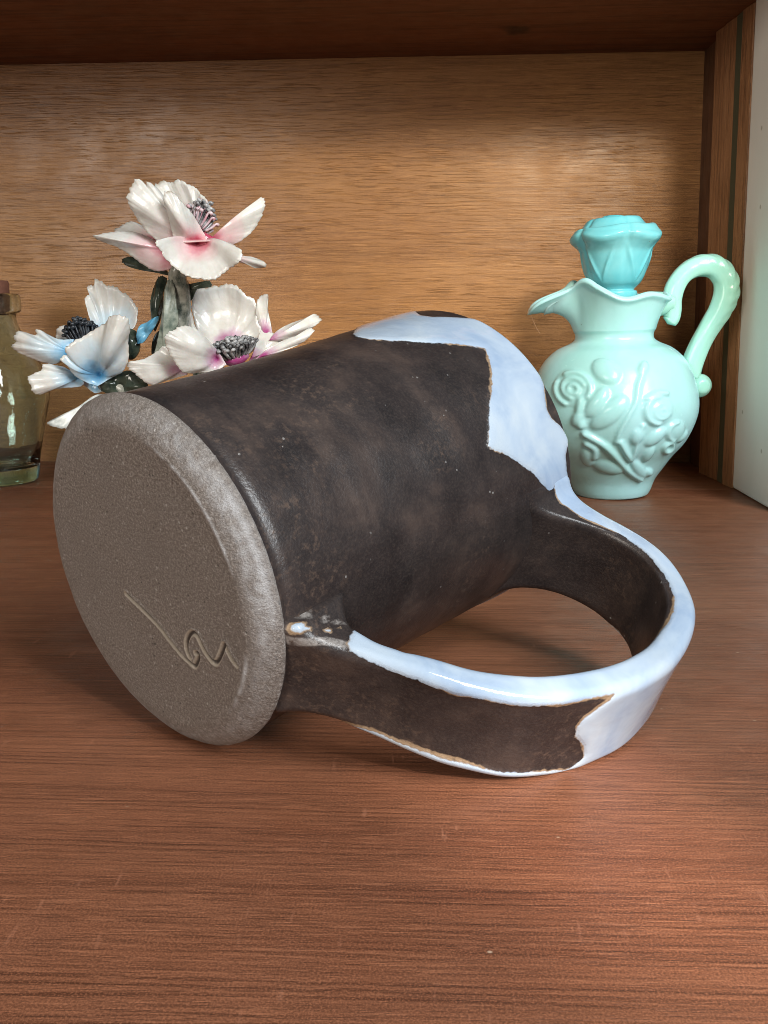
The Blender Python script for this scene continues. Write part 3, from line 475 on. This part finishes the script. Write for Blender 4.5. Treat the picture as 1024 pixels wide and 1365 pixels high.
PETALS=[
('A',[-11.37,45.7,14.26],[[-10.97,45.59,14.21],[-12.08,45.46,13.99],[-12.77,45.25,14.16],[-13.51,44.99,14.64],[-13.99,44.74,15.37],[-14.29,44.53,16.05],[-14.29,44.46,16.38],[-14.07,44.43,16.76],[-13.81,44.4,17.1],[-13.56,44.47,17.06],[-13.46,44.55,16.86],[-13.23,44.56,16.98],[-12.84,44.73,16.66],[-12.63,44.87,16.32],[-12.4,45.18,15.39],[-11.89,45.53,14.35]],0.45),
('A',[-11.3,45.4,14.24],[[-10.56,45.04,14.21],[-11.63,45.17,14.05],[-12.19,44.83,14.12],[-12.29,44.67,14.73],[-12.36,44.26,15.56],[-12.39,43.88,16.21],[-12.22,43.8,16.43],[-11.9,43.93,16.38],[-11.63,44.2,16.06],[-11.32,44.51,15.66],[-11.03,44.88,15.09],[-10.74,45.1,14.48]],0.5),
('A',[-11.57,46.6,14.88],[[-12.02,46.83,14.81],[-12.91,47.46,15.89],[-13.73,48.12,16.9],[-14.03,48.4,17.35],[-13.55,48.35,17.56],[-13.12,48.21,17.46],[-12.71,48.17,17.54],[-12.29,48.0,17.31],[-11.87,47.9,17.17],[-11.55,47.71,16.82],[-11.19,47.56,16.48],[-11.09,47.35,16.04],[-11.07,47.07,15.46],[-11.24,46.82,14.89]],-0.6),
('A',[-10.92,46.2,14.39],[[-11.13,46.23,14.21],[-11.01,46.22,14.48],[-10.34,46.28,14.75],[-9.77,46.36,15.11],[-9.29,46.43,15.52],[-8.82,46.5,15.88],[-8.43,46.57,16.29],[-8.24,46.6,16.5],[-8.1,46.6,16.34],[-8.08,46.58,16.02],[-8.36,46.52,15.38],[-8.75,46.46,14.84],[-9.33,46.39,14.38],[-9.9,46.32,14.16],[-10.56,46.26,14.07]],0.35),
('A',[-12.78,45.9,13.93],[[-12.6,45.86,13.56],[-12.71,45.81,13.1],[-13.1,45.79,12.97],[-13.57,45.77,12.97],[-14.12,45.75,13.25],[-14.65,45.7,13.66],[-15.27,45.64,14.07],[-15.99,45.56,14.34],[-16.47,45.5,14.62],[-16.14,45.53,14.7],[-15.4,45.6,14.84],[-14.56,45.68,14.85],[-13.93,45.75,14.65],[-13.49,45.81,14.43],[-13.04,45.86,14.2]],0.5),
('A',[-13.25,46.3,14.42],[[-13.49,46.43,14.24],[-14.12,46.7,14.73],[-15.01,47.08,14.91],[-16.03,47.5,15.04],[-15.57,47.37,15.35],[-15.01,47.19,15.44],[-14.57,47.0,15.31],[-14.13,46.77,15.01],[-13.47,46.43,14.61]],0.2),
('A',[-11.21,45.85,14.38],[[-12.0,44.51,14.23],[-12.48,43.62,14.26],[-12.66,43.29,14.2],[-12.69,43.22,14.02],[-12.55,43.44,13.78],[-12.37,43.55,13.43],[-11.94,43.71,13.0],[-11.39,43.63,12.6],[-10.75,43.58,12.45],[-10.18,43.48,12.44],[-9.73,43.58,12.72],[-9.35,43.55,12.97],[-8.73,43.2,13.21],[-8.66,43.33,13.65],[-9.1,43.83,14.03],[-10.02,44.74,14.26]],0.35),
('A',[-10.03,46.4,13.75],[[-10.05,46.53,13.94],[-9.37,46.93,13.73],[-8.87,47.34,13.65],[-8.37,47.76,13.39],[-8.38,47.8,13.2],[-8.82,47.51,13.12],[-9.15,47.22,13.27],[-9.57,46.88,13.4],[-9.99,46.61,13.48]],0.15),
('B',[-10.36,46.8,9.23],[[-11.37,47.03,9.33],[-11.92,47.21,9.95],[-12.13,47.33,10.58],[-12.24,47.48,11.31],[-12.02,47.6,12.03],[-11.47,47.58,12.18],[-10.82,47.57,12.28],[-10.28,47.58,12.35],[-9.75,47.55,12.17],[-9.43,47.49,11.81],[-9.01,47.48,11.6],[-8.78,47.41,11.08],[-8.82,47.31,10.56],[-8.6,47.29,10.04],[-8.82,47.19,9.41],[-9.15,47.12,8.89],[-9.76,46.97,8.9]],-0.5),
('B',[-11.58,46.5,8.93],[[-11.79,46.7,9.96],[-12.11,46.77,10.28],[-12.33,46.78,10.28],[-12.77,46.83,10.33],[-12.81,46.93,10.9],[-12.92,46.97,11.1],[-12.64,47.0,11.41],[-12.32,46.97,11.36],[-12.16,46.9,11.0],[-12.0,46.78,10.38],[-11.58,46.63,9.65]],0.2),
('B',[-10.55,45.2,8.68],[[-9.96,44.81,8.4],[-10.48,44.8,8.1],[-11.15,44.54,8.02],[-11.93,44.04,8.06],[-12.34,43.81,8.67],[-12.54,43.57,9.27],[-12.54,43.4,9.85],[-12.18,43.53,10.14],[-11.72,43.71,10.31],[-11.21,44.03,10.17],[-10.76,44.55,9.61],[-10.38,44.99,9.0]],0.6),
('B',[-12.13,45.6,8.26],[[-12.12,45.46,7.86],[-13.01,45.22,7.62],[-13.87,44.92,7.39],[-14.51,44.74,7.91],[-14.91,44.6,8.33],[-14.85,44.61,8.53],[-14.18,44.84,8.67],[-13.6,45.01,8.96],[-13.08,45.1,9.31],[-12.73,45.26,8.99],[-12.4,45.48,8.47]],0.35),
('B',[-9.06,46.6,8.61],[[-9.32,46.75,8.28],[-8.97,46.73,8.91],[-8.68,47.06,9.63],[-8.59,47.23,10.04],[-8.17,47.27,9.93],[-7.55,47.34,9.51],[-7.35,47.4,9.4],[-7.66,47.23,9.09],[-8.26,46.96,8.9]],0.2),
('B',[-8.34,45.6,8.76],[[-8.91,45.76,8.44],[-8.24,45.66,8.96],[-7.64,45.86,9.35],[-6.93,46.07,9.65],[-6.32,46.23,9.79],[-6.02,46.35,10.1],[-5.76,46.4,10.04],[-6.02,46.29,9.64],[-6.43,46.16,9.34],[-7.44,45.86,8.94]],0.1),
('B',[-8.1,46.8,9.53],[[-8.17,46.84,9.48],[-7.81,47.06,9.93],[-7.22,47.4,10.29],[-6.41,47.82,10.59],[-5.9,48.09,10.8],[-5.54,48.2,10.53],[-5.8,48.04,10.27],[-6.41,47.69,9.86],[-7.02,47.36,9.61],[-7.62,47.06,9.47]],0.3),
('B',[-8.38,47.2,9.83],[[-8.02,47.28,9.72],[-8.29,47.25,9.62],[-8.59,47.26,10.04],[-8.86,47.39,10.66],[-8.7,47.58,11.7],[-8.27,47.6,11.82],[-8.25,47.43,10.97],[-8.11,47.32,10.35]],0.1),
('C',[-16.75,46.8,9.52],[[-17.51,47.14,9.94],[-17.57,47.29,10.37],[-17.81,47.58,11.06],[-17.97,47.84,11.67],[-17.77,47.88,11.84],[-17.94,48.08,12.27],[-17.81,48.12,12.4],[-17.57,48.08,12.36],[-17.46,48.2,12.66],[-17.08,48.11,12.48],[-16.8,48.04,12.31],[-16.53,48.07,12.35],[-16.08,47.98,12.04],[-15.72,47.96,11.82],[-15.37,47.88,11.39],[-15.21,47.82,11.04],[-15.34,47.56,10.27],[-15.58,47.41,10.01],[-16.13,47.11,9.68]],-0.6),
('C',[-16.62,45.6,7.87],[[-16.68,45.17,7.31],[-17.28,44.97,7.58],[-17.7,44.6,8.03],[-17.83,44.37,8.46],[-18.05,44.11,8.64],[-17.94,44.1,8.88],[-17.74,44.25,8.91],[-17.79,44.09,9.13],[-17.54,44.06,9.45],[-16.95,44.13,9.77],[-16.22,44.03,10.13],[-15.63,43.83,10.41],[-15.15,43.52,10.81],[-14.62,43.4,10.85],[-14.39,43.42,10.73],[-14.32,43.63,10.33],[-14.63,44.14,9.52],[-14.75,44.47,8.77],[-15.21,44.83,8.09],[-15.98,45.23,7.72]],0.7),
('C',[-18.25,46.2,8.95],[[-18.11,46.2,9.63],[-18.9,46.2,9.63],[-19.41,46.2,9.85],[-19.83,46.2,10.11],[-20.05,46.2,10.11],[-20.07,46.2,9.85],[-20.63,46.2,9.98],[-20.98,46.2,10.05],[-21.18,46.2,9.82],[-21.17,46.2,9.48],[-21.45,46.2,9.31],[-21.25,46.2,9.05],[-20.66,46.2,8.79],[-19.89,46.2,8.48],[-19.09,46.2,8.4],[-18.8,46.2,8.69]],0.4),
('C',[-18.43,47.2,9.34],[[-18.57,47.38,9.6],[-19.1,47.58,9.59],[-19.77,47.92,9.67],[-19.78,48.0,9.98],[-19.37,47.95,10.24],[-18.99,47.93,10.39],[-18.71,47.94,10.46],[-18.64,47.82,10.28],[-18.77,47.62,9.94]],0.1),
('C',[-17.75,45.8,7.77],[[-18.14,45.5,8.05],[-18.39,45.29,8.28],[-18.72,45.07,8.38],[-19.02,44.87,8.47],[-19.27,44.74,8.4],[-19.3,44.76,8.19],[-19.66,44.55,7.99],[-19.91,44.4,7.8],[-19.81,44.46,7.37],[-19.75,44.47,7.08],[-19.44,44.63,6.94],[-19.1,44.88,7.13],[-18.54,45.22,7.22],[-17.69,45.53,7.28],[-17.53,45.6,7.44]],0.4),
('C',[-17.16,46.0,7.33],[[-18.35,46.0,7.93],[-18.0,46.0,7.8],[-17.51,46.0,7.41],[-16.81,46.0,7.24],[-16.74,46.0,7.02],[-17.1,46.0,6.89],[-17.44,46.0,7.07],[-17.86,46.0,7.46]],0.1),
]
LEAVES=[
('leaf_white',[-16.67,46.0,6.81],[[-16.49,45.96,6.68],[-16.83,45.97,6.85],[-17.17,45.9,6.77],[-17.86,45.76,6.31],[-18.54,45.61,5.89],[-19.22,45.47,5.61],[-19.56,45.4,5.44],[-19.48,45.4,5.31],[-18.91,45.48,5.14],[-18.24,45.57,5.11],[-17.54,45.75,5.79],[-16.85,45.91,6.38]],0.1),
('leaf_grey',[-13.25,45.4,8.79],[[-13.85,45.43,8.58],[-13.46,45.46,9.9],[-13.25,45.52,11.01],[-12.99,45.58,12.2],[-12.82,45.6,12.54],[-12.63,45.59,12.29],[-12.51,45.55,11.5],[-12.45,45.5,10.5],[-12.62,45.48,10.1],[-13.07,45.43,9.39],[-13.55,45.43,8.27]],0.2),
('leaf_dark',[-14.01,46.6,9.98],[[-14.2,46.67,10.6],[-14.17,46.77,11.52],[-13.99,46.84,12.24],[-13.6,46.9,12.74],[-13.34,46.89,12.64],[-13.47,46.82,11.93],[-13.6,46.72,11.01],[-13.83,46.65,10.39]],0.2),
('leaf_dark',[-14.24,46.6,9.0],[[-14.24,46.59,8.83],[-14.16,46.57,9.43],[-13.89,46.53,9.94],[-13.27,46.5,10.02],[-13.32,46.53,9.34],[-13.7,46.56,9.0]],0.1),
('leaf_dark',[-13.23,46.6,12.95],[[-13.16,46.66,12.77],[-13.87,46.75,12.92],[-14.71,46.96,13.07],[-15.6,47.18,13.37],[-15.65,47.2,13.52],[-15.21,47.12,13.74],[-14.37,46.89,13.3],[-13.23,46.61,13.0]],0.1),
('leaf_blue',[-14.44,46.3,9.95],[[-14.85,46.23,9.36],[-14.87,46.26,9.78],[-14.66,46.26,10.29],[-14.3,46.25,10.45],[-13.66,46.2,10.74],[-13.83,46.24,10.28],[-14.26,46.28,9.78],[-14.54,46.25,9.44]],0.15),
('leaf_dark',[-15.11,46.3,9.1],[[-15.54,46.59,8.58],[-15.51,46.56,9.52],[-15.37,46.8,10.11],[-15.1,46.75,10.03],[-14.81,46.56,9.52],[-14.9,46.45,8.92],[-15.22,46.55,8.58]],0.1),
('leaf_dark',[-15.65,45.7,7.26],[[-16.64,45.47,7.03],[-16.67,45.45,7.62],[-16.09,45.55,7.7],[-15.36,45.53,8.04],[-14.92,45.49,8.04],[-14.15,45.4,7.37],[-14.92,45.53,6.93],[-15.82,45.58,6.76]],0.2),
('leaf_dark',[-12.26,46.5,12.01],[[-12.51,46.53,11.61],[-12.25,46.52,12.32],[-11.94,46.54,12.36],[-11.42,46.57,12.46],[-11.0,46.6,12.46],[-10.96,46.6,12.21],[-11.64,46.55,12.11],[-12.04,46.54,11.51]],0.1),
]
CENTRES={'A': ([-11.46, 46.2, 15.03], [-11.13, 46.6, 15.92]), 'B': ([-9.82, 46.2, 8.73], [-9.98, 46.1, 9.46]), 'C': ([-17.83, 46.8, 9.35], [-18.1, 47.0, 10.21])}
STEMS=[[[-12.05, 46.0, 13.84], [-12.52, 46.1, 12.74], [-12.48, 46.2, 12.19], [-12.46, 46.3, 11.4], [-12.62, 46.2, 9.98], [-9.9, 46.2, 6.5], [-9.6, 46.2, 3.0]], [[-10.95, 46.0, 8.54], [-11.57, 46.2, 7.7], [-9.5, 46, 5.5], [-9.4, 46, 3]], [[-16.79, 46.0, 7.5], [-15.93, 46.0, 7.24], [-15.42, 46.0, 6.98], [-11, 46, 4.5], [-10, 46, 2.8]]]

flowers = empty('porcelain_flowers', (-10, 46, 0)); FO = np.array([-10, 46, 0.])
tag(flowers, 'porcelain flower ornament with pink, white and blue blossoms behind the mug', 'ornament')
def petal(name, base, outline, bulge, mat, parent, seed, thick=.10, veins=9):
    B = np.array(base); O = np.array(outline + outline[:1]); n = 96
    O = crom(O, n + 1)[:-1]; JIT = (.013 * np.sin(np.arange(n) * 1.15 + seed) * np.abs(np.sin(np.arange(n) * .19 + seed)) + .012 * np.sin(np.arange(n) * 2.3)); r_ = np.random.default_rng(seed); ph = r_.uniform(0, 6)
    ang = np.arange(n) / n * 2 * math.pi; D = np.linalg.norm(O - B, axis=1); D /= D.max()
    nrm = np.zeros(3)
    for i in range(n): nrm += np.cross(O[i] - B, O[(i + 1) % n] - B)
    nrm /= np.linalg.norm(nrm); nrm = nrm if nrm[1] < 0 else -nrm
    K = 14; V = [B + nrm * 0]; al = [0.]; gr = [0.]
    for k in range(1, K + 1):
        t = k / K; g = np.sin(ang * veins * 1.7 + ph + .6 * np.sin(ang * 3)); dis = 1.35 * bulge * math.sin(math.pi * min(1, t * 1.02)) * D ** 1.2 + .004 * g * t * D + .10 * np.sin(ang * 4 + ph) * t ** 2 * D + .02 * np.sin(ang * 11 + ph * 2) * t ** 6 * D
        q = B + (O - B) * (t * (1 + JIT * t ** 5))[:, None] + nrm * dis[:, None]; V += list(q); al += list(t * D + (1 - D) * .12 * t); gr += list(np.clip(-g, 0, 1) * t)
    F = [(0, 1 + j, 1 + (j + 1) % n) for j in range(n)]
    for k in range(K - 1):
        a = 1 + k * n
        F += [(a + j, a + n + j, a + n + (j + 1) % n, a + (j + 1) % n) for j in range(n)]
    V = np.array(V); N = len(V); al = np.array(al); al[-n:] = np.where(D > .5, 1., al[-n:])
    V2 = V - nrm * (thick * (1 - .55 * al))[:, None]                 # back skin: real thickness, thinner at the lip
    F += [tuple(N + i for i in f[::-1]) for f in F]; e = 1 + (K - 1) * n
    F += [(e + j, e + (j + 1) % n, N + e + (j + 1) % n, N + e + j) for j in range(n)]
    V = np.concatenate([V + nrm * .02, V2]); return mesh_obj(name, V - FO, F, mat, parent, attrs={'along': np.r_[al, al], 'groove': np.r_[gr, gr]})
heads = {}
for f, word in (('A', 'white blossom flushed pink at its heart, highest of the three'), ('B', 'white blossom with a purple heart and grey stamens'), ('C', 'white blossom washed with pale blue')):
    c0, c1 = (np.array(q) for q in CENTRES[f]); ax = c1 - c0; ln = np.linalg.norm(ax); ax /= ln
    V, F = lathe([(.05, -.4), (.5, -.3), (.95, 0), (1.0, .25), (.7, .5), (.05, .55)], 24); rot = Vector((0, 0, 1)).rotation_difference(Vector(ax)).to_matrix(); V = np.array([rot @ Vector(v) for v in V * .75]) + (np.array(PETALS[6][1]) + [0, .5, -.1] if f == 'A' else c0 - ax * .2) - FO
    h = mesh_obj('flower', V, F, M[f], flowers, attrs={'along': np.full(len(V), .05), 'groove': np.zeros(len(V))}); h['label'] = word; heads[f] = h
for i, (f, b, o, bl) in enumerate(PETALS): petal('petal', b, o, bl, M[f], heads[f], i)
def stamens(f, mat, spread, length, count, curl, name='stamens'):
    c0, c1 = (np.array(q) for q in CENTRES[f]); ax = (c1 - c0) / np.linalg.norm(c1 - c0); e1 = np.cross(ax, [0, 1, 0]); e1 /= np.linalg.norm(e1); e2 = np.cross(ax, e1); AV = []; AF = []; r_ = np.random.default_rng(ord(f) + count)
    for i in range(count):
        q = math.sqrt((i + .5) / count); a = i * 2.399; d = e1 * math.cos(a) * q * spread + e2 * math.sin(a) * q * spread
        p0 = c0 + d * .55; p1 = c0 + d * 1.0 + ax * length * (1 - .45 * q * q) * r_.uniform(.85, 1.1); p2 = p1 + (e1 * math.cos(a + 1.2) + e2 * math.sin(a + 1.2) + ax * .3 - np.array([0, .4, 0])) * curl; p3 = p2 + (e1 * math.cos(a + 3) + e2 * math.sin(a + 3) - ax * .4) * curl * .7
        V, F = tube(crom([p0, (p0 + p1) / 2 + d * .05, p1, p2, p3], 14), [.06] * 9 + [.075, .085, .085, .08, .06], 7); k = sum(len(x) for x in AV); AV.append(V); AF += [tuple(j + k for j in g) for g in F]
    o = mesh_obj(name, np.concatenate(AV) - FO, AF, mat, heads[f]); return o
stamens('A', M['stamen'], .70, 1.35, 30, .18); stamens('A', M['stamen_pink'], .95, .9, 22, .16, 'pink_stamens')
stamens('B', M['stamen'], 1.35, .85, 110, .17); stamens('C', M['stamen_dark'], .85, 1.25, 60, .16)
for i, (nm, b, o, bl) in enumerate(LEAVES):
    l = petal('leaf', b, o, bl, M[nm], flowers, 40 + i, .14, 4)
for p in STEMS:
    V, F = tube(crom(p, 40), np.linspace(.42, .62, 40), 16); V += np.array([[mnoise.noise(Vector(q) * 2.5) * .08] * 3 for q in V]); mesh_obj('stem', V - FO, F, M['stem'], flowers)
V, F = lathe([(.05, 0), (2.6, 0), (3.4, .15), (3.5, .6), (3.0, 1.5), (2.2, 2.5), (1.3, 3.3), (.05, 3.6)], 48); V = V * (1 + .08 * np.array([mnoise.noise(Vector(q) * .6) for q in V]))[:, None]; V[:, 2] = np.maximum(V[:, 2], 0)
mesh_obj('base', V, F, M['leaf_white'], flowers)

# ------------------------------------------------------------------ clear bottle with cork at the left edge
def glass():
    t = NT('pale_green_glass'); v = t.noise(t.obj(), 50., 3); z = t.n('ShaderNodeSeparateXYZ', {'Vector': t.obj()}).outputs[2]
    return t.set(color=t.mix(t.step(z, .007, .011), (.40, .86, .80), (.76, .90, .88)), rough=.03, trans=1.0, ior=1.48, normal=t.bump(v, .12, .003))
M['glass'] = glass()
BX, BY = -28.2, 57.6
bottle = empty('glass_bottle', (BX, BY, .01)); tag(bottle, 'clear pale green glass bottle cut off by the left edge', 'bottle')
outp = [(.02, .12), (1.3, .10), (1.95, 0), (2.25, .12), (2.38, .5), (2.5, 1.4), (2.75, 2.6), (3.08, 4.0), (3.38, 5.2), (3.46, 5.7), (3.36, 6.6), (3.1, 7.6), (2.6, 8.7), (2.12, 9.6), (1.86, 10.3), (1.84, 10.85), (2.06, 10.98), (2.16, 11.15), (2.16, 12.0), (2.05, 12.14)]
O_ = crom(outp, 120); inn = [(r - .24, z) for r, z in crom(outp[6:], 70)[::-1]]; inn = [(1.82, 12.14)] + [(max(.1, min(r, 1.62 if z > 10.4 else r)), z) for r, z in inn] + [(2.1, 1.5), (1.9, 1.05), (1.2, .95), (.02, .92)]
V, F = lathe([tuple(q) for q in O_] + inn, 128); a = np.arctan2(V[:, 1], V[:, 0]); r = np.hypot(V[:, 0], V[:, 1]); H = np.zeros(len(V))
for (aa, zz, ra, hh) in [(-1.15, 6.1, .35, .10), (-1.0, 5.7, .25, .10), (-1.3, 5.6, .3, .10), (-.95, 6.5, .22, .08), (-1.45, 6.3, .3, .1), (-1.2, 5.1, .2, .08), (-.75, 6.0, .18, .08)]: H = np.maximum(H, hh * np.exp(-(((a - aa) * 3.2) ** 2 + (V[:, 2] - zz) ** 2) / (ra * ra)) * (r > 3.2))
V[:, 0] *= 1 + H / np.maximum(r, .1); V[:, 1] *= 1 + H / np.maximum(r, .1)
body = mesh_obj('body', V, F, M['glass'], bottle)
cork = empty('cork', (BX, BY, .01)); tag(cork, 'brown cork in the neck of the glass bottle', 'cork')
ck = NT('cork_brown'); ckc = ck.mix(ck.noise(ck.obj(), 400., 4), (.10, .035, .022), (.24, .10, .06))
V, F = lathe([(.02, 11.0), (1.45, 11.0), (1.5, 11.2), (1.58, 12.8), (1.5, 12.95), (.02, 13.0)], 40); mesh_obj('plug', V, F, ck.set(color=ckc, rough=.8), cork)
